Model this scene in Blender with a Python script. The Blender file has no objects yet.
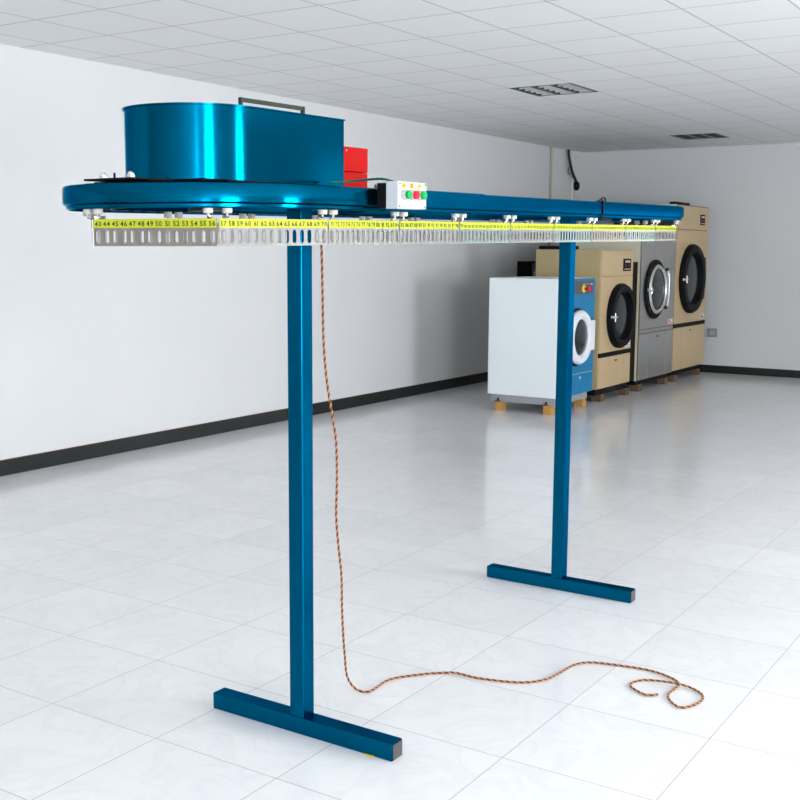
import bpy, bmesh, math, random
from mathutils import Vector, Matrix
random.seed(7)
PI = math.pi
sc = bpy.context.scene
COL = sc.collection

# ------------------------------------------------------------------ camera, world, lights, exposure
U = 0.533
H = 1.6767
cam_d = bpy.data.cameras.new('camera'); cam = bpy.data.objects.new('camera', cam_d); COL.objects.link(cam)
cam_d.sensor_width = 36; cam_d.lens = 36 * 1114.706 / 800; cam_d.clip_start = .05; cam_d.clip_end = 100
yaw, pitch, roll = .5747, .1333, .0065
fwd = Vector((math.cos(pitch)*math.cos(yaw), math.cos(pitch)*math.sin(yaw), -math.sin(pitch)))
rt = Vector((math.sin(yaw), -math.cos(yaw), 0)); up = rt.cross(fwd)
rt, up = math.cos(roll)*rt + math.sin(roll)*up, -math.sin(roll)*rt + math.cos(roll)*up
M = Matrix((rt, up, -fwd)).transposed().to_4x4(); M.translation = (0, 0, H)
cam.matrix_world = M
sc.camera = cam

w = bpy.data.worlds.new('world'); sc.world = w; w.use_nodes = True
w.node_tree.nodes['Background'].inputs[0].default_value = (.75, .87, 1, 1)
w.node_tree.nodes['Background'].inputs[1].default_value = 1.0
sc.view_settings.view_transform = 'Standard'; sc.view_settings.look = 'None'
sc.view_settings.exposure = 0.09; sc.view_settings.gamma = 1.0; sc.view_settings.use_curve_mapping = False

WALL_Y, BACK_X, CEIL = 6.894, 15.52, 3.124
RIGHT_Y, REAR_X = -5.0, -3.5
def area(name, loc, rot, sx, sy, power, col=(1, 1, 1)):
    l = bpy.data.lights.new(name, 'AREA'); l.shape = 'RECTANGLE'; l.size = sx; l.size_y = sy
    l.energy = power; l.color = col
    o = bpy.data.objects.new(name, l); COL.objects.link(o); o.location = loc; o.rotation_euler = rot
    return o
# daylight entering through the windows of the right wall and the rear wall
WIN_R = [(-2.4, -.4), (4.9, 6.9), (11.4, 13.2)]  # third window is added to brighten the side faces of the posts
WIN_B = [(-3.6, -2.9)]
WIN_K = [(-3.2, -1.4)]
WZ0, WZ1 = .4, 2.95
PW = [680, 560, 34]
for k, (a, b) in enumerate(WIN_R):
    area('window_daylight', ((a+b)/2, RIGHT_Y-.02, (WZ0+WZ1)/2), (PI/2, 0, 0), b-a, WZ1-WZ0, PW[k], (.975, .985, 1))
for a, b in WIN_B:
    area('window_daylight', (REAR_X-.02, (a+b)/2, (WZ0+WZ1)/2), (PI/2, 0, -PI/2), b-a, WZ1-WZ0, 60, (.975, .985, 1))
for a, b in WIN_K:
    area('window_daylight', (BACK_X+.02, (a+b)/2, (WZ0+WZ1)/2), (PI/2, 0, PI/2), b-a, WZ1-WZ0, 48, (.975, .985, 1))

# ------------------------------------------------------------------ materials
def principled(name):
    m = bpy.data.materials.new(name); m.use_nodes = True
    return m, m.node_tree, m.node_tree.nodes['Principled BSDF']
def mat(name, col, rough=.5, metal=0., coat=0., noise=0., nscale=8., bump=0., spec=None, coat_rough=.05):
    m, t, b = principled(name)
    b.inputs['Base Color'].default_value = (*col, 1); b.inputs['Roughness'].default_value = rough
    b.inputs['Metallic'].default_value = metal; b.inputs['Coat Weight'].default_value = coat
    b.inputs['Coat Roughness'].default_value = coat_rough
    b.inputs['Specular IOR Level'].default_value = .28 if spec is None else spec
    tc = t.nodes.new('ShaderNodeTexCoord'); n = t.nodes.new('ShaderNodeTexNoise')
    n.inputs['Scale'].default_value = nscale; n.inputs['Detail'].default_value = 4
    t.links.new(tc.outputs['Object'], n.inputs['Vector'])
    if noise:
        r = t.nodes.new('ShaderNodeMix'); r.data_type = 'RGBA'
        r.inputs[6].default_value = tuple(c*(1-noise) for c in col)+(1,)
        r.inputs[7].default_value = tuple(min(1, c*(1+noise)) for c in col)+(1,)
        t.links.new(n.outputs['Fac'], r.inputs[0]); t.links.new(r.outputs[2], b.inputs['Base Color'])
    if bump:
        bp = t.nodes.new('ShaderNodeBump'); bp.inputs['Strength'].default_value = bump; bp.inputs['Distance'].default_value = .002
        t.links.new(n.outputs['Fac'], bp.inputs['Height']); t.links.new(bp.outputs[0], b.inputs['Normal'])
    return m
def grid_lines(t, x0, y0, s, width):
    """1 on the joint lines of a square grid in world metres"""
    g = t.nodes.new('ShaderNodeNewGeometry'); sp = t.nodes.new('ShaderNodeSeparateXYZ')
    t.links.new(g.outputs['Position'], sp.inputs[0])
    outs = []
    for ax, o in ((0, x0), (1, y0)):
        a = t.nodes.new('ShaderNodeMath'); a.operation = 'SUBTRACT'; a.inputs[1].default_value = o - 100*s
        t.links.new(sp.outputs[ax], a.inputs[0])
        b = t.nodes.new('ShaderNodeMath'); b.operation = 'DIVIDE'; b.inputs[1].default_value = s; t.links.new(a.outputs[0], b.inputs[0])
        c = t.nodes.new('ShaderNodeMath'); c.operation = 'PINGPONG'; c.inputs[1].default_value = .5; t.links.new(b.outputs[0], c.inputs[0])
        d = t.nodes.new('ShaderNodeMath'); d.operation = 'LESS_THAN'; d.inputs[1].default_value = width/2/s; t.links.new(c.outputs[0], d.inputs[0])
        fl = t.nodes.new('ShaderNodeMath'); fl.operation = 'FLOOR'; t.links.new(b.outputs[0], fl.inputs[0])
        outs.append((d, fl))
    mx = t.nodes.new('ShaderNodeMath'); mx.operation = 'MAXIMUM'
    t.links.new(outs[0][0].outputs[0], mx.inputs[0]); t.links.new(outs[1][0].outputs[0], mx.inputs[1])
    cb = t.nodes.new('ShaderNodeCombineXYZ'); t.links.new(outs[0][1].outputs[0], cb.inputs[0]); t.links.new(outs[1][1].outputs[0], cb.inputs[1])
    wn = t.nodes.new('ShaderNodeTexWhiteNoise'); wn.noise_dimensions = '3D'; t.links.new(cb.outputs[0], wn.inputs['Vector'])
    return mx.outputs[0], wn.outputs['Value'], g.outputs['Position'], wn.outputs['Color']
def mix(t, fac, a, b):
    r = t.nodes.new('ShaderNodeMix'); r.data_type = 'RGBA'
    for i, v in ((0, fac), (6, a), (7, b)):
        if hasattr(v, 'links'): t.links.new(v, r.inputs[i])
        else: r.inputs[i].default_value = v if i == 0 else (*v, 1)
    return r.outputs[2]
def ramp(t, src, stops):
    r = t.nodes.new('ShaderNodeValToRGB'); e = r.color_ramp.elements
    while len(e) < len(stops): e.new(.5)
    for q, (p_, c) in zip(e, stops): q.position = p_; q.color = (c, c, c, 1)
    t.links.new(src, r.inputs[0]); return r.outputs[0]

M_FLOOR, t, b = principled('polished white marble tile')
ln, rnd, pos, rc = grid_lines(t, 4.9175*U, 6.0524*U, U, .0034)
ad = t.nodes.new('ShaderNodeVectorMath'); ad.operation = 'MULTIPLY_ADD'; ad.inputs[1].default_value = (9, 9, 9)
t.links.new(rc, ad.inputs[0]); t.links.new(pos, ad.inputs[2])
n1 = t.nodes.new('ShaderNodeTexNoise'); n1.inputs['Scale'].default_value = 3.4; n1.inputs['Detail'].default_value = 7; n1.inputs['Distortion'].default_value = 1.6
t.links.new(ad.outputs[0], n1.inputs['Vector'])
vein = ramp(t, n1.outputs['Fac'], [(.44, 0), (.5, 1), (.56, 0)])
v2 = t.nodes.new('ShaderNodeMath'); v2.operation = 'MULTIPLY'; v2.inputs[1].default_value = .22; t.links.new(vein, v2.inputs[0])
n2 = t.nodes.new('ShaderNodeTexNoise'); n2.inputs['Scale'].default_value = 1.3; n2.inputs['Detail'].default_value = 5; t.links.new(ad.outputs[0], n2.inputs['Vector'])
cl = mix(t, ramp(t, n2.outputs['Fac'], [(.35, 0), (.7, 1)]), (.90, .905, .91), (.85, .86, .87))
cl = mix(t, v2.outputs[0], cl, (.68, .70, .73))
rr = t.nodes.new('ShaderNodeMath'); rr.operation = 'MULTIPLY'; rr.inputs[1].default_value = .10; t.links.new(rnd, rr.inputs[0])
cl = mix(t, rr.outputs[0], cl, (.5, .52, .55))
cl = mix(t, ln, cl, (.40, .37, .37))
t.links.new(cl, b.inputs['Base Color']); b.inputs['Roughness'].default_value = .16; b.inputs['Specular IOR Level'].default_value = .8
rg = mix(t, ln, (.16, .16, .16), (.7, .7, .7)); t.links.new(rg, b.inputs['Roughness'])

M_CEIL, t, b = principled('white mineral ceiling tile')
ln, rnd, pos, rc = grid_lines(t, 9.2421*U, 11.2173*U, 1.1291*U, .013)
rr = t.nodes.new('ShaderNodeMath'); rr.operation = 'MULTIPLY'; rr.inputs[1].default_value = .10; t.links.new(rnd, rr.inputs[0])
cl = mix(t, rr.outputs[0], (.82, .83, .84), (.65, .66, .67)); cl = mix(t, ln, cl, (.50, .50, .50))
t.links.new(cl, b.inputs['Base Color']); b.inputs['Roughness'].default_value = .75

M_WALL = mat('white wall paint', (.70, .71, .72), .6, noise=.03, nscale=1.5, bump=.05)
M_BASE = mat('black glossy skirting', (.018, .02, .02), .3, noise=.2, nscale=5)
M_BASETOP = mat('brown skirting edge', (.16, .05, .03), .5)
M_FRAME = mat('window aluminium', (.55, .56, .57), .4, .6)
M_TEAL = mat('metallic petrol blue paint', (.0, .098, .20), .26, 1., 0., noise=.08, nscale=30)
M_TEALG = mat('glossy petrol blue paint', (.0, .088, .165), .15, 1., 0., noise=.06, nscale=3)
for m_ in (M_TEAL, M_TEALG): m_.node_tree.nodes['Principled BSDF'].inputs['Specular Tint'].default_value = (.05, .45, .6, 1)
M_BLACK = mat('black plastic', (.004, .004, .005), .55, noise=.2, spec=.12)
M_DARK = mat('dark greased steel', (.05, .048, .045), .4, .7, noise=.4, nscale=60)
M_STEEL = mat('bright zinc steel', (.72, .71, .69), .22, .95, noise=.1, nscale=20)
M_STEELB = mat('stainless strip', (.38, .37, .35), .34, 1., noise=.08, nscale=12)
M_REFLW = mat('stainless strip warm reflection', (.36, .32, .265), .27, 1., noise=.08, nscale=12)  # same steel, tinted brown to imitate dark warm reflections
M_REFLD = mat('stainless strip dimmed reflection', (.17, .168, .165), .5, 1., noise=.08, nscale=12)  # same steel, darkened to hold down its bright window reflection
M_REFLM = mat('stainless strip cool reflection', (.36, .43, .385), .3, 1., noise=.08, nscale=12)  # same steel, tinted mint to imitate cool reflections
M_TAPE = mat('yellow number tape', (.42, .47, .02), .55, noise=.04)
M_INK = mat('black ink', (.01, .015, .01), .7)
M_NYLON = mat('white nylon', (.48, .47, .44), .45, noise=.05)
M_RED = mat('red painted sheet steel', (.42, .003, .002), .5, noise=.08, spec=.1)
M_BOX = mat('light grey control box', (.47, .49, .52), .4, noise=.03)
M_GREEN = mat('green push button', (.0, .30, .07), .3)
M_REDB = mat('red push button', (.75, .01, .03), .3)
M_AMBER = mat('amber label', (.85, .42, .08), .5)
M_OLIVE = mat('dark olive painted bar', (.03, .045, .03), .5, .2)
M_CAP = mat('dark end plug', (.07, .06, .06), .5)
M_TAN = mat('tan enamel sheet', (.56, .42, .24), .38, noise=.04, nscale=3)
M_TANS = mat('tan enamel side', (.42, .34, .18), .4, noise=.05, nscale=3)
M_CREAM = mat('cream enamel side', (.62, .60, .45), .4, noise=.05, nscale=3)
M_SS = mat('brushed stainless', (.42, .41, .40), .33, .85, noise=.10, nscale=4)
M_GLASS = mat('dark drum glass', (.012, .017, .018), .15, spec=.35)
M_CHROME = mat('chrome', (.8, .8, .8), .12, 1.)
M_WASHB = mat('cyan blue enamel', (.0, .19, .40), .35, noise=.05, nscale=3)
M_WHITE = mat('white enamel', (.82, .88, .91), .35, noise=.03, nscale=2)
M_WHITEP = mat('white plastic ring', (.80, .82, .88), .3)
M_PANEL = mat('grey control panel', (.10, .10, .11), .4, noise=.1)
M_PLINTH = mat('grey plinth steel', (.36, .37, .40), .4, .3, noise=.1)
M_WOOD = mat('pale timber block', (.55, .29, .08), .7, noise=.3, nscale=25)
M_WOODD = mat('dark weathered timber block', (.14, .09, .05), .75, noise=.3, nscale=25)
M_YEL = mat('yellow button plate', (.85, .75, .05), .4)
M_STICK = mat('white sticker', (.75, .74, .72), .5)
M_CABLEB = mat('black cable', (.012, .02, .016), .45)
M_CABLEG = mat('green cable', (.01, .12, .07), .45)
M_PIPE = mat('cream conduit', (.46, .42, .34), .5)
M_SHAV = mat('yellow scrap', (.75, .52, .05), .6)
M_TUBE = mat('unlit fluorescent tube', (.4, .4, .4), .3)
M_LOUV = mat('mirror louvre', (.75, .78, .79), .18, 1.)
M_LOUVD = mat('shaded louvre blade', (.05, .055, .055), .3, .6)
M_LOUVLIT = mat('lit louvre blade', (.55, .57, .57), .4, .0)  # lit copy of the louvre blade, window light put into the colour
M_HOUS = mat('black light housing', (.02, .025, .024), .5)

# ------------------------------------------------------------------ mesh helpers (all in world metres)
ORG = {}
def obj(name, bm, m, parent=None, smooth=False, label=None):
    bm.normal_update()
    if not bm.verts: raise RuntimeError(name)
    lo = Vector((min(v.co[i] for v in bm.verts) for i in range(3))); hi = Vector((max(v.co[i] for v in bm.verts) for i in range(3)))
    c = Vector(((lo.x+hi.x)/2, (lo.y+hi.y)/2, lo.z))
    for v in bm.verts: v.co -= c
    me = bpy.data.meshes.new(name); bm.to_mesh(me); bm.free()
    for mm in (m if isinstance(m, (list, tuple)) else [m]): me.materials.append(mm)
    if smooth:
        for p_ in me.polygons: p_.use_smooth = True
        try: me.set_sharp_from_angle(angle=math.radians(38))
        except Exception: pass
    o = bpy.data.objects.new(name, me); COL.objects.link(o); ORG[o.name] = c.copy()
    if parent is not None:
        o.parent = parent; o.location = c - ORG[parent.name]
    else: o.location = c
    if label: o['label'] = label
    return o
def tag(o, label, cat, group=None, kind=None):
    o['label'] = label; o['category'] = cat
    if group: o['group'] = group
    if kind: o['kind'] = kind
    return o
def empty(name, loc, label, cat, group=None):
    o = bpy.data.objects.new(name, None); COL.objects.link(o); o.location = loc; o.empty_display_size = .1
    ORG[o.name] = Vector(loc); return tag(o, label, cat, group)
def struct(name, bm, m, parent=None):
    o = obj(name, bm, m, parent)
    if parent is None: o['kind'] = 'structure'
    return o
def box(bm, a, b, bev=0., mi=0, seg=2):
    vs = [bm.verts.new((x, y, z)) for x in (a[0], b[0]) for y in (a[1], b[1]) for z in (a[2], b[2])]
    fs = [bm.faces.new([vs[i] for i in f]) for f in ((0, 1, 3, 2), (4, 6, 7, 5), (0, 4, 5, 1), (2, 3, 7, 6), (0, 2, 6, 4), (1, 5, 7, 3))]
    for f in fs: f.material_index = mi
    if bev:
        es = list({e for f in fs for e in f.edges})
        r = bmesh.ops.bevel(bm, geom=es, offset=bev, segments=seg, profile=.6, affect='EDGES')
        for f in r['faces']: f.material_index = mi
def B(a, b, bev=0.):
    bm = bmesh.new(); box(bm, a, b, bev); return bm
def cyl(bm, c, axis, r, h, n=24, r2=None, caps=True):
    """cylinder starting at c along axis"""
    ax = Vector(axis).normalized(); u = ax.orthogonal().normalized(); v = ax.cross(u)
    c = Vector(c); r2 = r if r2 is None else r2
    A = [bm.verts.new(c + r*(math.cos(2*PI*i/n)*u + math.sin(2*PI*i/n)*v)) for i in range(n)]
    D = [bm.verts.new(c + ax*h + r2*(math.cos(2*PI*i/n)*u + math.sin(2*PI*i/n)*v)) for i in range(n)]
    for i in range(n): bm.faces.new((A[i], A[(i+1) % n], D[(i+1) % n], D[i]))
    if caps: bm.faces.new(A[::-1]); bm.faces.new(D)
def lathe(bm, c, axis, prof, n=40, close=True):
    """revolve (radius, distance along axis) profile"""
    ax = Vector(axis).normalized(); u = ax.orthogonal().normalized(); v = ax.cross(u); c = Vector(c)
    rings = []
    for r, h in prof:
        rings.append([bm.verts.new(c + ax*h + max(r, 1e-5)*(math.cos(2*PI*i/n)*u + math.sin(2*PI*i/n)*v)) for i in range(n)])
    for a, b_ in zip(rings, rings[1:]):
        for i in range(n): bm.faces.new((a[i], a[(i+1) % n], b_[(i+1) % n], b_[i]))
    if close == 'ring':
        a, b_ = rings[-1], rings[0]
        for i in range(n): bm.faces.new((a[i], a[(i+1) % n], b_[(i+1) % n], b_[i]))
    elif close:
        bm.faces.new(rings[0][::-1]); bm.faces.new(rings[-1])
def catmull(P, n=8):
    P = [Vector(p_) for p_ in P]; out = []
    for i in range(len(P)-1):
        p0, p1, p2, p3 = P[max(i-1, 0)], P[i], P[i+1], P[min(i+2, len(P)-1)]
        for k in range(n):
            s = k/n
            out.append(.5*((2*p1)+(p2-p0)*s+(2*p0-5*p1+4*p2-p3)*s*s+(3*p1-p0-3*p2+p3)*s**3))
    return out+[P[-1]]
def tube(bm, pts, r, n=8, closed=False):
    pts = [Vector(p_) for p_ in pts]; rings = []; u = None
    for i, p_ in enumerate(pts):
        t_ = (pts[min(i+1, len(pts)-1)]-pts[max(i-1, 0)]).normalized()
        u = (t_.orthogonal() if u is None else u - t_*u.dot(t_)).normalized(); v = t_.cross(u)
        rings.append([bm.verts.new(p_+r*(math.cos(2*PI*k/n)*u+math.sin(2*PI*k/n)*v)) for k in range(n)])
    for a, b_ in zip(rings, rings[1:]):
        for k in range(n): bm.faces.new((a[k], a[(k+1) % n], b_[(k+1) % n], b_[k]))
    bm.faces.new(rings[0][::-1]); bm.faces.new(rings[-1])

# ------------------------------------------------------------------ room
struct('floor', B((REAR_X, RIGHT_Y, -.1), (BACK_X, WALL_Y, 0)), M_FLOOR)
# ceiling with two openings for the recessed lights
CS = 1.1291*U
def cellx(b_): return 9.2421*U + CS*b_
def celly(a): return 11.2173*U - CS*a
LIGHTS = [(9.25, 4.215, 9.85, 4.81), (13.77, 4.25, 14.42, 4.84)]
LI = []
for x0, y0, x1, y1 in LIGHTS:   # snap to the tile grid
    bi = round((x0-cellx(0))/CS); ai = round((celly(0)-y1)/CS)
    LI.append((cellx(bi), celly(ai+1), cellx(bi+1), celly(ai)))
LI[1] = (13.78, 4.36, 14.38, 4.94)
bm = bmesh.new()
xs = sorted({REAR_X, BACK_X, *[v for l in LI for v in (l[0], l[2])]}); ys = sorted({RIGHT_Y, WALL_Y, *[v for l in LI for v in (l[1], l[3])]})
for i in range(len(xs)-1):
    for j in range(len(ys)-1):
        mx, my = (xs[i]+xs[i+1])/2, (ys[j]+ys[j+1])/2
        if any(l[0] < mx < l[2] and l[1] < my < l[3] for l in LI): continue
        box(bm, (xs[i], ys[j], CEIL), (xs[i+1], ys[j+1], CEIL+.02))
struct('ceiling', bm, M_CEIL)
struct('wall_left', B((REAR_X, WALL_Y, -.1), (BACK_X, WALL_Y+.2, CEIL+.3)), M_WALL)
PIERCE = 1
def pierced(axis, fixed0, fixed1, lo, hi, wins):
    bm = bmesh.new()
    def bx(a, b_, z0, z1):
        if axis == 'x': box(bm, (a, fixed0, z0), (b_, fixed1, z1))
        else: box(bm, (fixed0, a, z0), (fixed1, b_, z1))
    bx(lo, hi, -.1, WZ0); bx(lo, hi, WZ1, CEIL+.3)
    e = [lo]+[v for w_ in wins for v in w_]+[hi]
    for i in range(0, len(e), 2): bx(e[i], e[i+1], WZ0, WZ1)
    return bm
struct('wall_right', pierced('x', RIGHT_Y-.2, RIGHT_Y, REAR_X-.2, BACK_X, WIN_R), M_WALL)
struct('wall_back', pierced('y', BACK_X, BACK_X+.2, RIGHT_Y-.2, WALL_Y+.2, WIN_K), M_WALL)
struct('wall_rear', pierced('y', REAR_X-.2, REAR_X, RIGHT_Y, WALL_Y, WIN_B), M_WALL)
k = 1
for a, b_ in WIN_R:
    bm = bmesh.new()
    for x in (a+.05, a+(b_-a)*.28, a+(b_-a)*.52, a+(b_-a)*.76, b_-.05): box(bm, (x-.06, RIGHT_Y-.01, WZ0), (x+.06, RIGHT_Y+.03, WZ1))  # thick mullions added to split window reflections into narrow streaks
    for z in (WZ0+.02, WZ1-.02): box(bm, (a, RIGHT_Y-.01, z-.02), (b_, RIGHT_Y+.03, z+.02))
    struct('window_%d' % k, bm, M_FRAME); k += 1  # third of these is the added window
for a, b_ in WIN_B:
    bm = bmesh.new()
    for y in (a+.02, (a+b_)/2, b_-.02): box(bm, (REAR_X-.01, y-.02, WZ0), (REAR_X+.03, y+.02, WZ1))
    for z in (WZ0+.02, WZ1-.02): box(bm, (REAR_X-.01, a, z-.02), (REAR_X+.03, b_, z+.02))
    struct('window_%d' % k, bm, M_FRAME); k += 1
for a, b_ in WIN_K:
    bm = bmesh.new()
    for y in (a+.02, (a+b_)/2, b_-.02): box(bm, (BACK_X-.03, y-.02, WZ0), (BACK_X+.01, y+.02, WZ1))
    for z in (WZ0+.02, WZ1-.02): box(bm, (BACK_X-.03, a, z-.02), (BACK_X+.01, b_, z+.02))
    struct('window_%d' % k, bm, M_FRAME); k += 1
bm = bmesh.new(); box(bm, (REAR_X, WALL_Y-.012, 0), (BACK_X, WALL_Y, .115)); box(bm, (REAR_X, WALL_Y-.013, .115), (BACK_X, WALL_Y, .119), mi=1)
struct('baseboard_left', bm, [M_BASE, M_BASETOP])
struct('baseboard_back', B((BACK_X-.012, RIGHT_Y, 0), (BACK_X, WALL_Y-.012, .105)), M_BASE)
struct('trim_1', B((15.19, WALL_Y-.035, .119), (BACK_X, WALL_Y, CEIL), .004), M_WALL)

# ------------------------------------------------------------------ garment conveyor
HX = 2.0738; TH = -.00885; YC = 2.31; Z0 = 1.68226; SL = .01525
R = .373; CX = 2.494; CF = 5.41; LP = .369; S2 = .108
def W(x, y, z):
    c, s = math.cos(TH), math.sin(TH); X = x-HX
    return Vector((HX+c*X-s*y, YC+s*X+c*y, Z0+z+SL*X))
STR = CF-CX; PER = 2*STR+2*PI*R
def track(s, off=0., R_=R):
    """s=0 where the front straight begins; grows towards the far end; returns x, y, tangent angle"""
    s = (s + PI*R_) % (2*(CF-CX)+2*PI*R_) - PI*R_
    st = CF-CX
    if s < 0:
        a = -s/R_; return CX-(R_+off)*math.sin(a), -(R_+off)*math.cos(a), -a
    if s <= st: return CX+s, -R_-off, 0.
    s -= st
    if s < PI*R_:
        a = s/R_; return CF+(R_+off)*math.sin(a), -(R_+off)*math.cos(a), a
    s -= PI*R_
    return CF-s, R_+off, PI
root = empty('garment_conveyor', (3.95, 2.30, 0), 'long blue overhead garment conveyor on two posts with numbered yellow hanger strips', 'conveyor')

def warp(bm):
    for v in bm.verts: v.co = W(*v.co)
    return bm
def sweep(bm, prof, ss, closed=False, mi=0):
    rings = []
    for s in ss:
        r_ = []
        for off, z in prof:
            x, y, a = track(s, off); r_.append(bm.verts.new((x, y, z)))
        rings.append(r_)
    n = len(prof)
    pairs = list(zip(rings, rings[1:])) + ([(rings[-1], rings[0])] if closed else [])
    for a, b_ in pairs:
        for k in range(n):
            f = bm.faces.new((a[k], b_[k], b_[(k+1) % n], a[(k+1) % n])); f.material_index = mi
    if not closed:
        bm.faces.new(rings[0]); bm.faces.new(rings[-1][::-1])
def srange(a, b_):
    out = [a]; s = a
    while s < b_-1e-6:
        x, y, t_ = track(s+1e-4)
        curved = not (abs(t_) < 1e-6 or abs(t_-PI) < 1e-6)
        s = min(s + (.022 if curved else .12), b_); out.append(s)
    # insert exact tangent points
    for q in (0, STR, STR+PI*R, 2*STR+PI*R):
        if a < q < b_: out.append(q)
    return sorted(set(round(v, 5) for v in out))
# cover: hollow channel, open below, in four lengths round the loop
def cover_prof(g=0.):
    o = .0325+g
    return [(o-.016, .100), (o-.010, .104), (o-.010, .111), (o, .1165), (o, .160), (o-.003, .165+g), (o-.010, .1675+g),
            (-.100, .1675+g), (-.104-g, .160), (-.104-g, .104), (-.100, .104), (-.100, .162), (o-.014, .162), (o-.018, .1185)]
SB = [(PER-1.55-PI*R, PER+.36, 0, M_TEALG), (.36, .965, .0025, M_TEAL), (.965, 1.985, 0., M_TEAL), (1.988, STR+PI*R/2, .002, M_TEAL), (STR+PI*R/2+.004, PER-1.55-PI*R-.003, 0., M_TEAL)]
for i, (a, b_, g, m) in enumerate(SB):
    if i == 0: a, b_ = a-PER, b_-PER
    bm = bmesh.new()
    sweep(bm, cover_prof(g), srange(a, b_))
    obj('track_cover', warp(bm), m, root, True)
# black joint seal at the third joint
bm = bmesh.new(); sweep(bm, [(.0365, .105), (.0365, .170), (-.09, .170), (-.09, .1676), (.034, .1676), (.034, .105)], [1.982, 1.991]); obj('joint_seal', warp(bm), M_BLACK, root)
# inner guide rail
bm = bmesh.new(); sweep(bm, [(.010, .118), (.010, .150), (-.03, .150), (-.03, .118)], srange(0, PER)[:-1], True); obj('guide_rail', warp(bm), M_TEAL, root, True)
# chain
bm = bmesh.new(); n = int(PER/.028)
for i in range(n):
    x, y, a = track(i*PER/n, -.05); c, s = math.cos(a), math.sin(a)
    hh = .006 if i % 2 else .0085
    vs = []
    for dx in (-.012, .012):
        for dy in (-.005, .005):
            for dz in (-hh, hh): vs.append(bm.verts.new((x+c*dx-s*dy, y+s*dx+c*dy, .113+dz)))
    for f in ((0, 1, 3, 2), (4, 6, 7, 5), (0, 4, 5, 1), (2, 3, 7, 6), (0, 2, 6, 4), (1, 5, 7, 3)): bm.faces.new([vs[q] for q in f])
obj('drive_chain', warp(bm), M_DARK, root)['kind'] = 'stuff'
# sprockets at both ends
for cx_, rr_ in ((CX, .20), (CF, .20)):
    bm = bmesh.new(); nT = 32; A = []; Bv = []
    for i in range(nT*4):
        a = 2*PI*i/(nT*4); r_ = rr_ + (.014 if (i//2) % 2 else 0)
        A.append(bm.verts.new((cx_+r_*math.cos(a), r_*math.sin(a), .140))); Bv.append(bm.verts.new((cx_+r_*math.cos(a), r_*math.sin(a), .146)))
    for i in range(nT*4): bm.faces.new((A[i], A[(i+1) % (nT*4)], Bv[(i+1) % (nT*4)], Bv[i]))
    bm.faces.new(A[::-1]); bm.faces.new(Bv)
    cyl(bm, (cx_, 0, .10), (0, 0, 1), .05, .06)
    obj('sprocket', warp(bm), M_DARK, root)
# cross beams between the two sides
for x in (2.30, 2.86, 3.7, 4.90, 5.55):
    bm = B((x-.02, -R+.03, .125), (x+.02, R-.03, .158)); obj('cross_beam', warp(bm), M_TEAL, root)

# ---- numbered hanger strips
DIG = {}
def digit(ch):
    if ch not in DIG:
        cu = bpy.data.curves.new('digit', 'FONT'); cu.body = ch; cu.size = 1; cu.resolution_u = 2; cu.fill_mode = 'FRONT'; cu.offset = .022
        o = bpy.data.objects.new('digit', cu); COL.objects.link(o)
        dg = bpy.context.evaluated_depsgraph_get(); me = bpy.data.meshes.new_from_object(o.evaluated_get(dg))
        vs = [v.co.copy() for v in me.vertices]; fs = [tuple(p_.vertices) for p_ in me.polygons]
        bpy.data.objects.remove(o); bpy.data.curves.remove(cu)
        if vs:
            x0 = min(v.x for v in vs); x1 = max(v.x for v in vs)
        else: x0 = x1 = 0
        DIG[ch] = (vs, fs, x0, x1); bpy.data.meshes.remove(me)
    return DIG[ch]
def write(bm, text, frame, size, gap=.12):
    """frame(u, v) -> world point; text centred on u=0, baseline v=0; size = em height"""
    wd = 0; parts = []
    for ch in text:
        vs, fs, x0, x1 = digit(ch); parts.append((vs, fs, x0, wd)); wd += (x1-x0)+gap
    wd -= gap
    for vs, fs, x0, at in parts:
        nv = [bm.verts.new(frame((v.x-x0+at-wd/2)*size, v.y*size)) for v in vs]
        for f in fs:
            try: bm.faces.new([nv[i] for i in f])
            except ValueError: pass
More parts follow.
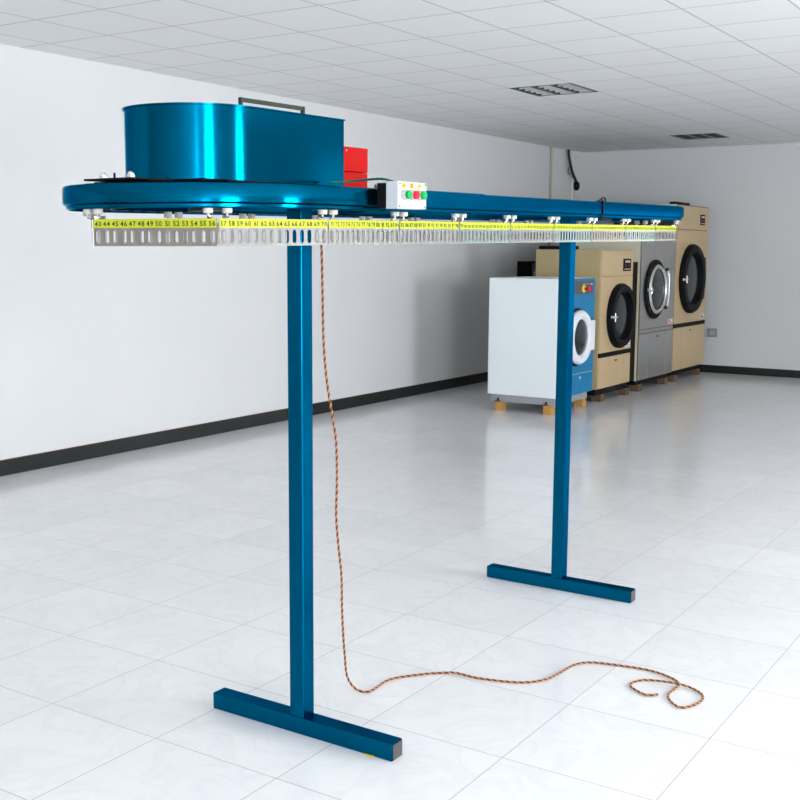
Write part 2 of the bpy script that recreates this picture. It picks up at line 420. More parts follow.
# joints
def chord_next(s0, sgn, L=LP):
    lo, hi = 0, 2*L; P0 = track(s0)
    for _ in range(40):
        m = (lo+hi)/2; P1 = track(s0+sgn*m)
        if math.hypot(P1[0]-P0[0], P1[1]-P0[1]) < L: lo = m
        else: hi = m
    return s0+sgn*lo
JT = {2: S2}
for i in range(3, 11): JT[i] = chord_next(JT[i-1], 1)
for i in (1, 0, -1): JT[i] = chord_next(JT[i+1], -1)
rest = JT[-1]+PER-JT[10]
for i in range(11, 21): JT[i] = JT[10]+rest*(i-10)/11
JT[21] = JT[-1]+PER
PH = .0728
NS = 14
def strip(i, s0, s1, num, digits):
    P0 = track(s0); P1 = track(s1)
    dx, dy = P1[0]-P0[0], P1[1]-P0[1]; D = math.hypot(dx, dy); dx /= D; dy /= D; nx, ny = dy, -dx   # outward normal
    L = D-.006
    def fr(u, z, o=0.): return W(P0[0]+dx*(u+.003)+nx*o, P0[1]+dy*(u+.003)+ny*o, z)
    bm = bmesh.new(); cw = L/NS; T = .0012
    z0s, z1s = .0065, .0440; hw = .0068
    # rounded slot outline and matching points on the cell rectangle
    for side in (0, 1):
        o = T*side
        for c in range(NS):
            uc = (c+.5)*cw
            sl = []; rc_ = []
            K = 6
            for q in range(K+1):
                a = -PI/2 + PI*q/K - PI/2   # bottom half, left to right
                sl.append((uc+hw*math.cos(PI+PI*q/K), z0s+hw+hw*math.sin(PI+PI*q/K)))
                rc_.append((uc-cw/2+cw*q/K, 0))
            for q in range(K+1):
                sl.append((uc+hw*math.cos(PI*q/K), z1s-hw+hw*math.sin(PI*q/K)))
                rc_.append((uc+cw/2-cw*q/K, z1s+.006))
            Vs = [bm.verts.new(fr(*p_, o)) for p_ in sl]; Vr = [bm.verts.new(fr(*p_, o)) for p_ in rc_]
            N = len(sl)
            for q in range(N): bm.faces.new((Vr[q], Vr[(q+1) % N], Vs[(q+1) % N], Vs[q]))
        vs = [bm.verts.new(fr(*p_, o)) for p_ in ((0, z1s+.006), (L, z1s+.006), (L, PH), (0, PH))]; bm.faces.new(vs)
    # rim
    for (a, b_) in (((0, 0), (L, 0)), ((L, 0), (L, PH)), ((L, PH), (0, PH)), ((0, PH), (0, 0))):
        bm.faces.new([bm.verts.new(fr(*a, 0)), bm.verts.new(fr(*b_, 0)), bm.verts.new(fr(*b_, T)), bm.verts.new(fr(*a, T))])
    # folded top flange pointing inwards
    a = [fr(0, PH, 0), fr(L, PH, 0), fr(L, PH, -.02), fr(0, PH, -.02)]; b2 = [fr(0, PH-.0012, 0), fr(L, PH-.0012, 0), fr(L, PH-.0012, -.02), fr(0, PH-.0012, -.02)]
    bm.faces.new([bm.verts.new(v) for v in a]); bm.faces.new([bm.verts.new(v) for v in b2[::-1]])
    pl = obj('hanger_strip', bm, M_REFLD if i == 1 else M_REFLW if i in (0, 7) else M_REFLM if i in (4, 6, 8) else M_STEELB, root)
    bm = bmesh.new()
    q = [fr(.001, PH-.0235, T+.0004), fr(L-.001, PH-.0235, T+.0004), fr(L-.001, PH-.0005, T+.0004), fr(.001, PH-.0005, T+.0004)]
    q2 = [fr(.001, PH-.0235, T), fr(L-.001, PH-.0235, T), fr(L-.001, PH-.0005, T), fr(.001, PH-.0005, T)]
    A = [bm.verts.new(v) for v in q]; Bb = [bm.verts.new(v) for v in q2]
    bm.faces.new(A); bm.faces.new(Bb[::-1])
    for e in range(4): bm.faces.new((A[e], Bb[e], Bb[(e+1) % 4], A[(e+1) % 4]))
    obj('number_tape', bm, M_TAPE, pl)
    if digits:
        bm = bmesh.new()
        for c in range(NS):
            write(bm, str(num+c), lambda u, v, c=c: fr((c+.5)*cw+u, PH-.0190+v, T+.0008), .0182 if num+c < 100 else .014)
        obj('numerals', bm, M_INK, pl)
    # rollers and hooks at both ends
    for e in (.024, L-.024):
        sa = s0+(s1-s0)*e/L; x, y, a_ = track(sa)
        bm = bmesh.new(); lathe(bm, (x, y, .0865), (0, 0, 1), [(.010, 0), (.0135, .002), (.0135, .028), (.010, .030)], 20)
        obj('roller', warp(bm), M_NYLON, pl, True)
        bm = bmesh.new()
        hx, hy = P0[0]+dx*(e+.003)-nx*.008, P0[1]+dy*(e+.003)-ny*.008
        tube(bm, [(x, y, .088), (x, y, .082), ((x+hx)/2+dx*.006, (y+hy)/2+dy*.006, .078), (hx, hy, .0735), (hx, hy, .066)], .003, 8)
        cyl(bm, (hx-dx*.006, hy-dy*.006, .077), (dx, dy, 0), .0045, .012, 8)
        obj('hook', warp(bm), M_STEEL, pl, True)
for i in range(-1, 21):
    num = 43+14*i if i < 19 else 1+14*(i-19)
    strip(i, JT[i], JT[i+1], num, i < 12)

# ---- posts and feet
def zt(x, y):   # local z .125 height in world
    return W(x, 0, .128).z
for px, py, py0, py1, name in ((2.953, 2.314, 1.915, 2.703, 'n'), (4.99, 2.275, 1.885, 2.667, 'f')):
    obj('post', B((px-.03, py-.03, .0603), (px+.03, py+.03, zt(px, py)), .0025), M_TEAL, root)
    ft = obj('foot', B((px-.031, py0, 0.0), (px+.031, py1, .0605), .0025), M_TEAL, root)
    for yy, d in ((py0, -1), (py1, 1)):
        a_, b_ = sorted((yy+.001*d, yy+.0035*d))
        obj('end_cap', B((px-.027, a_, .004), (px+.027, b_, .0565), .001), M_CAP, ft)

# ---- motor housing on top of the near end
HR = .204; HXE = 2.908
def hous_outline(r, n=28):
    P_ = [(HXE, -r)] + [(2.462-r*math.sin(a), -r*math.cos(a)) for a in [PI*i/n for i in range(n+1)]] + [(HXE, r)]
    return P_
bm = bmesh.new(); bot, top = .181, .383
out = []
for r, z in ((HR, bot), (HR, top), (HR+.006, top), (HR+.006, top+.004), (HR-.003, top+.004), (HR-.003, bot)):
    out.append([bm.verts.new((x, y, z)) for x, y in hous_outline(r)])
N = len(out[0])
for a, b_ in zip(out, out[1:]):
    for i in range(N-1): bm.faces.new((a[i], a[i+1], b_[i+1], b_[i]))
vs = [[bm.verts.new((x, y, z)) for y, z in ((-HR, bot), (-HR, top+.004), (HR, top+.004), (HR, bot))] for x in (HXE, HXE-.003)]
bm.faces.new(vs[0]); bm.faces.new(vs[1][::-1])
for i in range(4): bm.faces.new((vs[0][i], vs[0][(i+1) % 4], vs[1][(i+1) % 4], vs[1][i]))
hs = obj('motor_housing', warp(bm), M_TEALG, root, True)
bm = bmesh.new()
A = [bm.verts.new((x, y, top-.02)) for x, y in hous_outline(HR-.004)]; bm.faces.new(A)
obj('inner_lid', warp(bm), M_DARK, hs)
# raised bar on the housing top
bm = bmesh.new(); box(bm, (2.60, -.05, .424), (2.905, -.040, .436)); box(bm, (2.60, -.05, .408), (2.905, -.043, .413)); box(bm, (2.60, -.052, .363), (2.607, -.04, .436)); box(bm, (2.897, -.052, .363), (2.905, -.04, .436))
obj('lid_bar', warp(bm), M_OLIVE, root)
# base plate
bm = bmesh.new(); box(bm, (2.262, -.215, .1755), (3.30, .215, .181), .001)
box(bm, (2.12, -.105, .1755), (2.27, .095, .181), .001)
for x in (2.29, 2.9, 3.2):
    for y in (-.275, .215): box(bm, (x, y, .1675), (x+.04, y+.06, .1755))
    box(bm, (x, -.275, .1705), (x+.04, .275, .1755))
obj('base_plate', warp(bm), M_BLACK, root)
for x, y in ((2.145, .045), (2.145, -.062), (3.1, -.2)):
    bm = bmesh.new(); cyl(bm, (x, y, .181), (0, 0, 1), .012, .008, 6); lathe(bm, (x, y, .189), (0, 0, 1), [(.010, 0), (.009, .005), (.004, .009)], 14)
    obj('bolt', warp(bm), M_STEEL, root)
bm = bmesh.new(); cyl(bm, (2.135, -.01, .181), (0, 0, 1), .003, .014, 8); obj('stud', warp(bm), M_BLACK, root)
# red cover box
bm = bmesh.new(); box(bm, (2.97, -.06, .243), (3.245, .14, .325), .003); box(bm, (2.972, -.058, .1815), (3.245, .138, .2415), .002)
rb = obj('switch_box', warp(bm), M_RED, root)
rb['label'] = 'red sheet steel box'
bm = bmesh.new(); cyl(bm, (3.117, -.060, .312), (0, -1, 0), .003, .002, 10); obj('screw', warp(bm), M_STEEL, rb)
# wire from the red box over the cover to the control box
bm = bmesh.new(); P_ = [W(2.93, -.23, .190), W(2.99, -.28, .192), W(3.02, -.33, .200), W(2.97, -.385, .196), W(2.92, -.42, .18), W(2.91, -.43, .165)]
bm = bmesh.new(); tube(bm, catmull([W(2.80, -.235, .188), W(2.86, -.27, .194), W(2.86, -.33, .197), W(2.84, -.40, .196), W(2.86, -.43, .186), W(2.87, -.435, .175)], 6), .0035, 8)
obj('wire', bm, M_CABLEG, root)

# ---- control box on the front of the cover
ya = -.4055; yb = ya-.034; yc = ya-.078
bm = B((2.80, yb, .108), (2.952, ya, .182), .002); cb = obj('control_box', warp(bm), M_BLACK, root)
bm = B((2.797, yc, .106), (2.955, yb, .186), .004); obj('box_cover', warp(bm), M_BOX, cb)
for x in (2.806, 2.946):
    for z in (.113, .179):
        bm = bmesh.new(); cyl(bm, (x, yc, z), (0, -1, 0), .0028, .0012, 10); obj('screw', warp(bm), M_DARK, cb)
for j, (x, m, sh) in enumerate(((2.828, M_GREEN, 0), (2.870, M_REDB, 1), (2.912, M_GREEN, 2))):
    bm = bmesh.new(); lathe(bm, (x, yc, .147), (0, -1, 0), [(.0155, 0), (.0155, .006), (.014, .012), (.0125, .013)], 24)
    bz = obj('bezel', warp(bm), M_NYLON, cb, True)
    bm = bmesh.new(); lathe(bm, (x, yc-.013, .147), (0, -1, 0), [(.0128, 0), (.0128, .009), (.011, .0105)], 24)
    obj('push_button', warp(bm), m, cb, True)
    bm = B((x-.0095, yc-.0012, .1655), (x+.0095, yc, .1825)); obj('button_label', warp(bm), M_AMBER, cb)
    bm = bmesh.new()
    if sh != 1:
        d = -1 if sh == 0 else 1
        box(bm, (x-.005, yc-.0016, .1733), (x+.005, yc-.0012, .1751))
        tip = [bm.verts.new((x+d*.0068, yc-.0016, .1742)), bm.verts.new((x+d*.0025, yc-.0016, .1775)), bm.verts.new((x+d*.0025, yc-.0016, .1709))]
        bm.faces.new(tip)
    else:
        for a, b_ in (((x-.005, .169), (x+.005, .1705)), ((x-.005, .178), (x+.005, .1795)), ((x-.005, .169), (x-.0035, .1795)), ((x+.0035, .169), (x+.005, .1795)), ((x-.001, .172), (x+.001, .1765))):
            box(bm, (a[0], yc-.0016, a[1]), (b_[0], yc-.0012, b_[1]))
    obj('button_mark', warp(bm), M_INK, cb)

# curled wire on top of the far cover
bm = bmesh.new(); tube(bm, catmull([W(4.620, -.30, .167), W(4.660, -.31, .180), W(4.700, -.31, .192), W(4.745, -.30, .190), W(4.750, -.30, .178), W(4.715, -.31, .172), W(4.690, -.31, .180), W(4.710, -.30, .190)], 6), .004, 8)
obj('wire', bm, M_CABLEB, root)

# ------------------------------------------------------------------ power cord: hangs inside the loop, falls to the floor
def ray(px, py):
    d = fwd + rt*((px-400)/1114.706) - up*((py-400)/1114.706); return d
CORD_V = [(3.065, 2.307, 1.775), (3.066, 2.308, 1.70), (3.070, 2.307, 1.55), (3.077, 2.308, 1.36), (3.100, 2.311, 1.22), (3.122, 2.305, 1.10), (3.145, 2.305, 1.00), (3.160, 2.313, .86), (3.168, 2.322, .73), (3.178, 2.320, .62), (3.205, 2.326, .50), (3.225, 2.338, .38), (3.248, 2.350, .27), (3.275, 2.362, .17), (3.305, 2.372, .07), (3.335, 2.360, .018)]
CORD_F = [(3.343, 2.329), (3.373, 2.303), (3.503, 2.307), (3.613, 2.236), (3.671, 2.179), (3.707, 2.126), (3.71, 2.018), (3.761, 1.868), (3.844, 1.80), (3.944, 1.782), (4.058, 1.768), (4.118, 1.72), (4.151, 1.611), (4.167, 1.49), (4.14, 1.397), (4.100, 1.348), (4.04, 1.342), (3.975, 1.345), (3.918, 1.319), (3.876, 1.266), (3.921, 1.231), (3.995, 1.221), (4.049, 1.243), (4.084, 1.297), (4.068, 1.345), (4.076, 1.436), (4.043, 1.485), (3.973, 1.499), (3.92, 1.418), (3.948, 1.376)]
path = [Vector(p_) for p_ in CORD_V] + [Vector((x, y, .0165 if i == 24 else .0065)) for i, (x, y) in enumerate(CORD_F)]
path = catmull(path, 14)
# resample
acc = [path[0]]; step = .0035
cur = path[0]
for p_ in path[1:]:
    while (p_-cur).length >= step:
        cur = cur + (p_-cur).normalized()*step; acc.append(cur.copy())
def twisted(pts, rad, wire, mats, name, parent, pitch_=.026):
    frames = []; u = None
    for i, p_ in enumerate(pts):
        t_ = (pts[min(i+1, len(pts)-1)]-pts[max(i-1, 0)]).normalized()
        u = (t_.orthogonal() if u is None else u-t_*u.dot(t_)).normalized(); frames.append((p_, u.copy(), t_.cross(u)))
    for k, m in enumerate(mats):
        bm = bmesh.new()
        tube(bm, [p_+rad*(math.cos(2*PI*(i*step/pitch_+k/len(mats)))*a + math.sin(2*PI*(i*step/pitch_+k/len(mats)))*b_) for i, (p_, a, b_) in enumerate(frames)], wire, 6)
        obj(name[k], bm, m, parent, True, label=name[k].replace('_', ' '))
M_C1 = mat('red brown strand', (.26, .035, .015), .6); M_C2 = mat('yellow strand', (.55, .33, .10), .6); M_C3 = mat('dark strand', (.05, .02, .03), .5)
cord = empty('power_cord', (3.34, 2.32, 0), 'twisted red, yellow and black cord hanging from the conveyor and coiled on the floor', 'cord')
twisted(acc, .0023, .0025, [M_C1, M_C2, M_C3], ['red_strand', 'yellow_strand', 'black_strand'], cord)

# ------------------------------------------------------------------ laundry machines (fronts face -Y)
def ring_door(parent, x, y, z, r_out, r_in, depth, m_out, glass_r, name='door_ring'):
    bm = bmesh.new()
    lathe(bm, (x, y, z), (0, -1, 0), [(r_out, 0), (r_out, depth*.55), (r_out-.02, depth), (r_in+.02, depth), (r_in, depth*.6), (r_in, 0)], 56, 'ring')
    d = obj(name, bm, m_out, parent, True)
    return d
def glass(parent, x, y, z, r, depth):
    bm = bmesh.new(); lathe(bm, (x, y, z), (0, -1, 0), [(r, 0), (r, depth*.4), (r*.8, depth*.75), (r*.45, depth*.95), (.001, depth)], 48)
    return obj('door_glass', bm, M_GLASS, parent, True)
def latch(parent, x, y, z):
    bm = bmesh.new(); cyl(bm, (x-.05, y, z), (1, 0, 0), .010, .16, 12); cyl(bm, (x+.02, y+.03, z), (0, -1, 0), .022, .06, 16, .012); cyl(bm, (x+.02, y-.015, z-.045), (0, 0, 1), .008, .09, 10)
    return obj('latch', bm, M_CHROME, parent, True)

def dryer(name, label, x0, x1, y0, y1, z0, z1, mf, ms, dc, dr, band, seam_top, disp, steel=False):
    r_ = empty(name, ((x0+x1)/2, (y0+y1)/2, .10), label, 'dryer')
    bm = bmesh.new(); box(bm, (x0, y0+.004, z0), (x1, y1, z1), .006)
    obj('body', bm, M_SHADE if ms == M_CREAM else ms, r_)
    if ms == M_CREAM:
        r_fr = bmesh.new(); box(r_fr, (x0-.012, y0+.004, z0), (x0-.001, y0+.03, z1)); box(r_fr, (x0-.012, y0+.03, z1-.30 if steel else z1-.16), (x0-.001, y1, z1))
        obj('lit_side_strip', r_fr, M_CREAM, r_)  # lit strips of the cream side; the body behind is coloured as shade
    pl = obj('plinth', B((x0+.01, y0+.02, .085), (x1-.01, y1-.02, z0), .003), M_BLACK, r_)
    zb = band if band else .70
    # front sheets
    top0 = seam_top
    obj('top_panel', B((x0+.015, y0-.012, top0+.003), (x1-.01, y0+.004, z1-.01), .003), mf, r_)
    obj('door_panel', B((x0+.015, y0-.012, zb+.05 if band else zb+.003), (x1-.01, y0+.004, top0-.003), .003), mf, r_)
    if band: obj('dark_band', B((x0+.02, y0-.016, zb), (x1-.01, y0+.004, zb+.048), .002), M_BLACK, r_)
    wv = x1-x0-.025
    a = x0+.015; b1 = a+wv*.26; b2 = a+wv*.79; c = x1-.01
    zc = zb-.004
    for q0, q1 in ((a, b1-.003), (b1+.003, b2-.003), (b2+.003, c)):
        lp = obj('lower_panel', B((q0, y0-.012, z0+.006), (q1, y0+.004, zc), .003), mf, r_)
        if q0 > a and q1 < c: obj('lock', B(((q0+q1)/2-.03, y0-.017, zc-.06), ((q0+q1)/2+.03, y0-.012, zc-.045), .001), M_BLACK, lp)
    dx, dz = dc; fy = y0-.012
    if steel:
        d = ring_door(r_, dx-.03, fy, dz, dr+.01, dr-.05, .03, M_BLACK, dr, 'door_gasket_shade')
        d2 = ring_door(r_, dx, fy-.01, dz, dr-.05, dr-.10, .04, M_STEEL, dr, 'door_rim')
        glass(d2, dx, fy-.01, dz, dr-.09, .03)
        bm = bmesh.new(); tube(bm, catmull([(dx+.36, fy+.002, dz-.23), (dx+.37, fy-.03, dz-.20), (dx+.37, fy-.04, dz), (dx+.37, fy-.03, dz+.20), (dx+.36, fy+.002, dz+.23)], 6), .008, 10)
        obj('handle', bm, M_STEEL, r_, True)
        for s in (-.235, .235): obj('handle_mount', B((dx+.34, fy-.02, dz+s-.02), (dx+.40, fy, dz+s+.02), .003), M_BLACK, r_)
        latch(d2, dx-dr-.03, fy-.07, dz)
    else:
        d = ring_door(r_, dx, fy, dz, dr, dr*.72, .07, M_BLACK, dr)
        glass(d, dx-.01, fy-.002, dz, dr*.73, .035)
        hx = x1-.10 if False else dx+dr-.05
        obj('hinge', B((hx, fy-.03, dz-dr*.62), (min(hx+.13, x1-.012), fy, dz+dr*.62), .006), M_BLACK if dr < .42 else M_GASK, r_)
        latch(d, dx-dr-.0, fy-.085, dz)
    if disp:
        px_, pz_, pw, ph = disp
        dp = obj('display', B((px_, fy-.004, pz_), (px_+pw, fy, pz_+ph), .001), M_BLACK, r_)
        bm = bmesh.new()
        for q in range(3): box(bm, (px_+pw*(.25+.22*q), fy-.0055, pz_+ph*.68), (px_+pw*(.40+.22*q), fy-.004, pz_+ph*.86))
        for q in range(4): box(bm, (px_+pw*(.15+.2*q), fy-.0055, pz_+ph*.12), (px_+pw*(.27+.2*q), fy-.004, pz_+ph*.2))
        obj('display_marks', bm, M_STICK, dp)
        bm = bmesh.new(); cyl(bm, (px_+pw*.3, fy-.004, pz_+ph*.45), (0, -1, 0), .012, .003, 12); cyl(bm, (px_+pw*.7, fy-.004, pz_+ph*.45), (0, -1, 0), .009, .003, 12)
        obj('display_keys', bm, M_REDB, dp)
    sx = x1-.20
    st = obj('sticker', B((sx, fy-.0015, zb+.075), (sx+.16, fy, zb+.135)), M_STICK, r_)
    bm = bmesh.new(); box(bm, (sx+.02, fy-.0025, zb+.09), (sx+.07, fy-.0015, zb+.12)); box(bm, (sx+.09, fy-.0025, zb+.085), (sx+.14, fy-.0015, zb+.095)); obj('sticker_print', bm, M_REDB if steel else M_INK, st)
    return r_
M_SHADE = mat('shaded cream side sheet', (.035, .03, .02), .5, noise=.1)  # cream dryer side darkened to stand for shade in the gaps
M_GASK = mat('dark green grey hinge', (.03, .06, .055), .4)
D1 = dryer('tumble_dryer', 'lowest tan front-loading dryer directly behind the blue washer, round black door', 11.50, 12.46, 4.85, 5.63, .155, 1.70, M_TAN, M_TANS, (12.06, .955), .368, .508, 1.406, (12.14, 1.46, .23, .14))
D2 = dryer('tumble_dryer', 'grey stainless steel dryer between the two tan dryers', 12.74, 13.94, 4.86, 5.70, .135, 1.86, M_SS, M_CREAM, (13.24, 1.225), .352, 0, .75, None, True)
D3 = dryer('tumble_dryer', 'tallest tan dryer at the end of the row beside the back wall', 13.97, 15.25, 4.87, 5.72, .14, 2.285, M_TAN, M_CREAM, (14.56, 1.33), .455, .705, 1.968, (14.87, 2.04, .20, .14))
# exhaust parts on the dryers
obj('exhaust_box', B((11.51, 5.16, 1.70), (11.62, 5.60, 1.74), .004), M_BLACK, D1)
obj('exhaust_box', B((14.02, 4.89, 2.285), (14.52, 4.99, 2.318), .004), M_BLACK, D3)

# washer
x0, x1, y0, y1, z0, z1 = 10.39, 11.29, 4.815, 5.62, .175, 1.400
ws = empty('front_load_washer', ((x0+x1)/2, (y0+y1)/2, .10), 'low washing machine with white side and blue front, standing nearest in the row', 'washing machine')
obj('body', B((x0, y0+.004, z0), (x1, y1, z1), .006), M_WHITE, ws)
obj('plinth', B((x0+.02, y0+.03, .098), (x1-.06, y1-.03, z0), .003), M_PLINTH, ws)
obj('front_panel', B((x0+.006, y0-.005, .395), (x1, y0+.004, z1-.002), .003), M_WASHB, ws)
lp = obj('lower_panel', B((x0+.006, y0-.005, z0), (x1, y0+.004, .390), .002), M_WASHB, ws)
obj('lock', B((10.93, y0-.009, .335), (10.97, y0-.005, .355), .001), M_CHROME, lp)
cp = obj('control_panel', B((x0+.12, y0-.009, 1.235), (x1-.055, y0-.005, 1.372), .001), M_PANEL, ws)
bm = bmesh.new(); cyl(bm, (10.97, y0-.009, 1.29), (0, -1, 0), .042, .01, 24); obj('button_plate', bm, M_YEL, cp)
bm = bmesh.new(); cyl(bm, (10.97, y0-.029, 1.29), (0, -1, 0), .014, .03, 20); lathe(bm, (10.97, y0-.059, 1.29), (0, -1, 0), [(.026, 0), (.030, .01), (.026, .022)], 20); obj('emergency_button', bm, M_REDB, cp)
bm = bmesh.new()
for q in range(4): box(bm, (x0+.57+.05*q, y0-.0105, 1.335), (x0+.60+.05*q, y0-.009, 1.341))
box(bm, (x1-.12, y0-.0105, 1.325), (x1-.09, y0-.009, 1.345)); obj('panel_marks', bm, M_STICK, cp)
dx, dz = 10.84, .785
d = ring_door(ws, dx-.025, y0-.005, dz, .305, .20, .02, M_BLACK, .3, 'door_gasket_shade')  # black ring set off-centre to draw the shadow crescent behind the door ring
d = ring_door(ws, dx, y0-.020, dz, .285, .19, .055, M_WHITEP, .3)
glass(d, dx, y0-.02, dz, .20, .04)
obj('door_hinge', B((dx+.20, y0-.06, dz-.155), (dx+.36, y0-.005, dz+.165), .01), M_WHITEP, ws)
obj('hinge_shadow_gap', B((dx+.19, y0-.020, dz-.175), (dx+.37, y0-.0052, dz+.185), .004), M_BLACK, ws).name = 'hinge_shadow'  # black slab stands for the shadow around the hinge
for z in (.42, .74, 1.39):
    bm = bmesh.new(); cyl(bm, (x1-.012, y0-.005, z), (0, -1, 0), .010, .004, 10); obj('screw', bm, M_CHROME, ws)
for yy in (5.50, 4.94):
    bm = bmesh.new(); cyl(bm, (10.405, yy, .10), (0, 0, 1), .012, .035, 8); box(bm, (10.38, yy-.03, .1), (10.415, yy+.03, .106)); obj('anchor_bolt', bm, M_DARK, ws)

# timber blocks under the machines
blk = None
BL = [((10.435, 5.487), .043, .097, M_WOOD, 'pale timber block under the white side of the washer, left of the two in front'),
      ((10.445, 4.925), .045, .097, M_WOOD, 'pale timber block under the near corner of the washer, beside the far blue post'),
      ((11.22, 4.92), .05, .097, M_WOOD, 'orange timber block under the blue washer, at its far front corner'),
      ((11.72, 4.92), .055, .085, M_WOODD, 'dark timber block under the near front corner of the shortest tan dryer'),
      ((12.42, 4.90), .05, .085, M_WOODD, 'timber block under the far front corner of the shortest tan dryer'),
      ((12.86, 4.91), .055, .085, M_WOODD, 'timber block under the near front corner of the stainless dryer'),
      ((13.78, 4.91), .05, .085, M_WOODD, 'black timber block under the far front corner of the stainless dryer'),
      ((14.10, 4.91), .055, .085, M_WOODD, 'brown timber block under the near front corner of the tallest tan dryer'),
      ((15.10, 4.92), .05, .085, M_WOODD, 'black timber block under the far front corner of the tallest tan dryer'),]
for (x, y), s, hgt, m, lab in BL:
    tag(obj('timber_block', B((x-s, y-s, 0), (x+s, y+s, hgt), .003), m), lab, 'block', 'timber blocks under the laundry machines')
# rear blocks that carry the machines
for x, y, hgt in ((11.30, 5.52, .097), (11.72, 5.58, .085), (12.42, 5.58, .085), (12.86, 5.62, .085), (13.92, 5.62, .085), (14.16, 5.62, .085), (15.28, 5.62, .085)):
    pass

# ------------------------------------------------------------------ recessed louvre lights
for i, (a, c, b_, d) in enumerate(LI):
    lab = ('nearer square recessed ceiling light with mirrored louvre' if i == 0 else 'farther square recessed ceiling light with dark louvre close to the back wall')
    r_ = empty('ceiling_light', ((a+b_)/2, (c+d)/2, CEIL), lab, 'ceiling light', 'recessed louvre lights')
    bm = bmesh.new(); zt_ = CEIL+.10
    for p0, p1 in (((a, c, CEIL+.02), (a+.004, d, zt_)), ((b_-.004, c, CEIL+.02), (b_, d, zt_)), ((a, c, CEIL+.02), (b_, c+.004, zt_)), ((a, d-.004, CEIL+.02), (b_, d, zt_)), ((a, c, zt_), (b_, d, zt_+.004))): box(bm, p0, p1)
    obj('housing', bm, M_HOUS, r_)
    bm = bmesh.new(); e = .012
    for p0, p1 in (((a, c, CEIL-.002), (a+e, d, CEIL+.0)), ((b_-e, c, CEIL-.002), (b_, d, CEIL+.0)), ((a+e, c, CEIL-.002), (b_-e, c+e, CEIL+.0)), ((a+e, d-e, CEIL-.002), (b_-e, d, CEIL+.0))): box(bm, p0, p1)
    obj('frame', bm, M_HOUS, r_)
    bm = bmesh.new()
    nA, nB = 3, 5      # three troughs, six blades across
    # trough walls along Y, V-shaped, and thin cross blades along X
    for q in range(nB+1):
        x = a+.014+(b_-a-.028)*q/nB
        vs = [bm.verts.new(v) for v in ((x-.003, c+.012, CEIL+.002), (x-.003, d-.012, CEIL+.002), (x+.003, d-.012, CEIL+.002), (x+.003, c+.012, CEIL+.002),
                                        (x-.011, c+.012, CEIL+.05), (x-.011, d-.012, CEIL+.05), (x+.011, d-.012, CEIL+.05), (x+.011, c+.012, CEIL+.05))]
        for f in ((0, 1, 2, 3), (4, 7, 6, 5), (0, 4, 5, 1), (3, 2, 6, 7), (0, 3, 7, 4), (1, 5, 6, 2)): bm.faces.new([vs[z] for z in f])
    obj('cross_blades', bm, M_LOUVD if i else M_LOUVLIT, r_); bm = bmesh.new()
    for q in range(nA+1):
        y = c+.016+(d-c-.032)*q/nA
        vs = [bm.verts.new(v) for v in ((a+.012, y-.020, CEIL+.002), (b_-.012, y-.020, CEIL+.002), (b_-.012, y+.020, CEIL+.002), (a+.012, y+.020, CEIL+.002),
                                        (a+.012, y-.034, CEIL+.055), (b_-.012, y-.034, CEIL+.055), (b_-.012, y+.034, CEIL+.055), (a+.012, y+.034, CEIL+.055))]
        for f in ((0, 1, 2, 3), (4, 7, 6, 5), (0, 4, 5, 1), (3, 2, 6, 7), (0, 3, 7, 4), (1, 5, 6, 2)): bm.faces.new([vs[z] for z in f])
    obj('louvre', bm, M_LOUVD, r_)
    for q in range(3):
        y = c+(d-c)*(q+.5)/3; bm = bmesh.new(); cyl(bm, (a+.02, y, CEIL+.075), (1, 0, 0), .013, b_-a-.04, 16); obj('tube', bm, M_TUBE, r_, True)

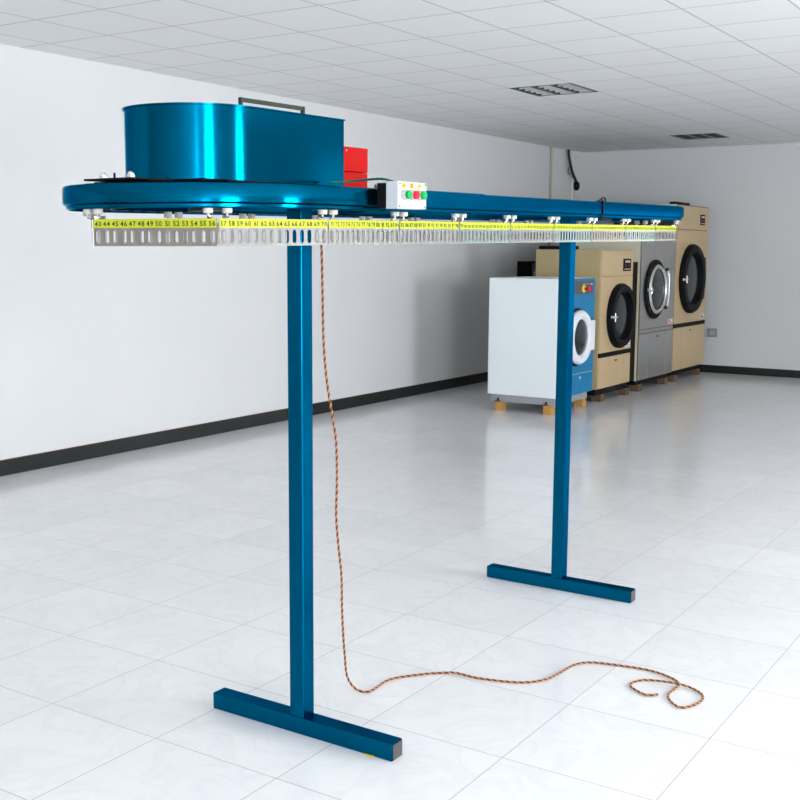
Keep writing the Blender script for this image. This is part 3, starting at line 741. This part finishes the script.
# ------------------------------------------------------------------ small things on the walls and floor
bm = bmesh.new(); cyl(bm, (14.46, WALL_Y-.018, .12), (0, 0, 1), .018, CEIL-.12, 12)
tag(obj('conduit_pipe', bm, M_PIPE, None, True), 'cream vertical pipe on the left wall near the far corner', 'pipe')
cb_ = empty('hanging_cable', (15.1, WALL_Y-.03, CEIL), 'black and green cable hanging from the ceiling near the far corner with a plug', 'cable')
P_ = catmull([(14.950, WALL_Y-.05, CEIL), (14.950, WALL_Y-.06, 3.025), (14.980, WALL_Y-.07, 2.921), (15.050, WALL_Y-.07, 2.817), (15.160, WALL_Y-.07, 2.721), (15.220, WALL_Y-.07, 2.665)], 6)
bm = bmesh.new(); tube(bm, P_, .016, 8); obj('black_cable', bm, M_CABLEB, cb_, True)
bm = bmesh.new(); tube(bm, [p_+Vector((.022, -.008, .004)) for p_ in P_], .008, 8); obj('green_cable', bm, M_CABLEG, cb_, True)
bm = bmesh.new(); tube(bm, catmull([(15.000, WALL_Y-.07, 2.897), (14.920, WALL_Y-.07, 2.833), (14.940, WALL_Y-.07, 2.785), (15.010, WALL_Y-.07, 2.777)], 6), .006, 6); obj('loose_wire', bm, M_CABLEB, cb_, True)
bm = bmesh.new(); lathe(bm, (15.210, WALL_Y-.07, 2.689), (.2, 0, -1), [(.02, 0), (.045, .03), (.045, .10), (.02, .13)], 16); obj('plug', bm, M_BLACK, cb_, True)

so = empty('wall_socket', (BACK_X, 4.80, .50), 'small grey socket low on the back wall beside the tallest dryer', 'socket')
obj('plate', B((BACK_X-.015, 4.76, .50), (BACK_X-.0005, 4.90, .62), .003), M_PLINTH, so)
obj('insert', B((BACK_X-.019, 4.79, .53), (BACK_X-.015, 4.87, .59), .002), M_BOX, so)

bx_ = empty('wall_cabinet', (13.76, WALL_Y-.1, 1.15), 'black metal box on the left wall above the white side of the washer', 'box')
obj('body', B((13.52, WALL_Y-.16, 1.15), (14.0, WALL_Y-.001, 1.545), .005), M_BLACK, bx_)
obj('door', B((13.64, WALL_Y-.175, 1.17), (13.98, WALL_Y-.16, 1.525), .004), M_PANEL, bx_)
obj('handle', B((13.66, WALL_Y-.195, 1.30), (13.68, WALL_Y-.175, 1.40), .002), M_PLINTH, bx_)

bm = bmesh.new(); box(bm, (2.915, 1.985, 0), (2.928, 2.025, .003), .001)
tag(obj('plastic_scrap', bm, M_SHAV), 'tiny yellow scrap on the floor beside the near foot of the conveyor', 'scrap')
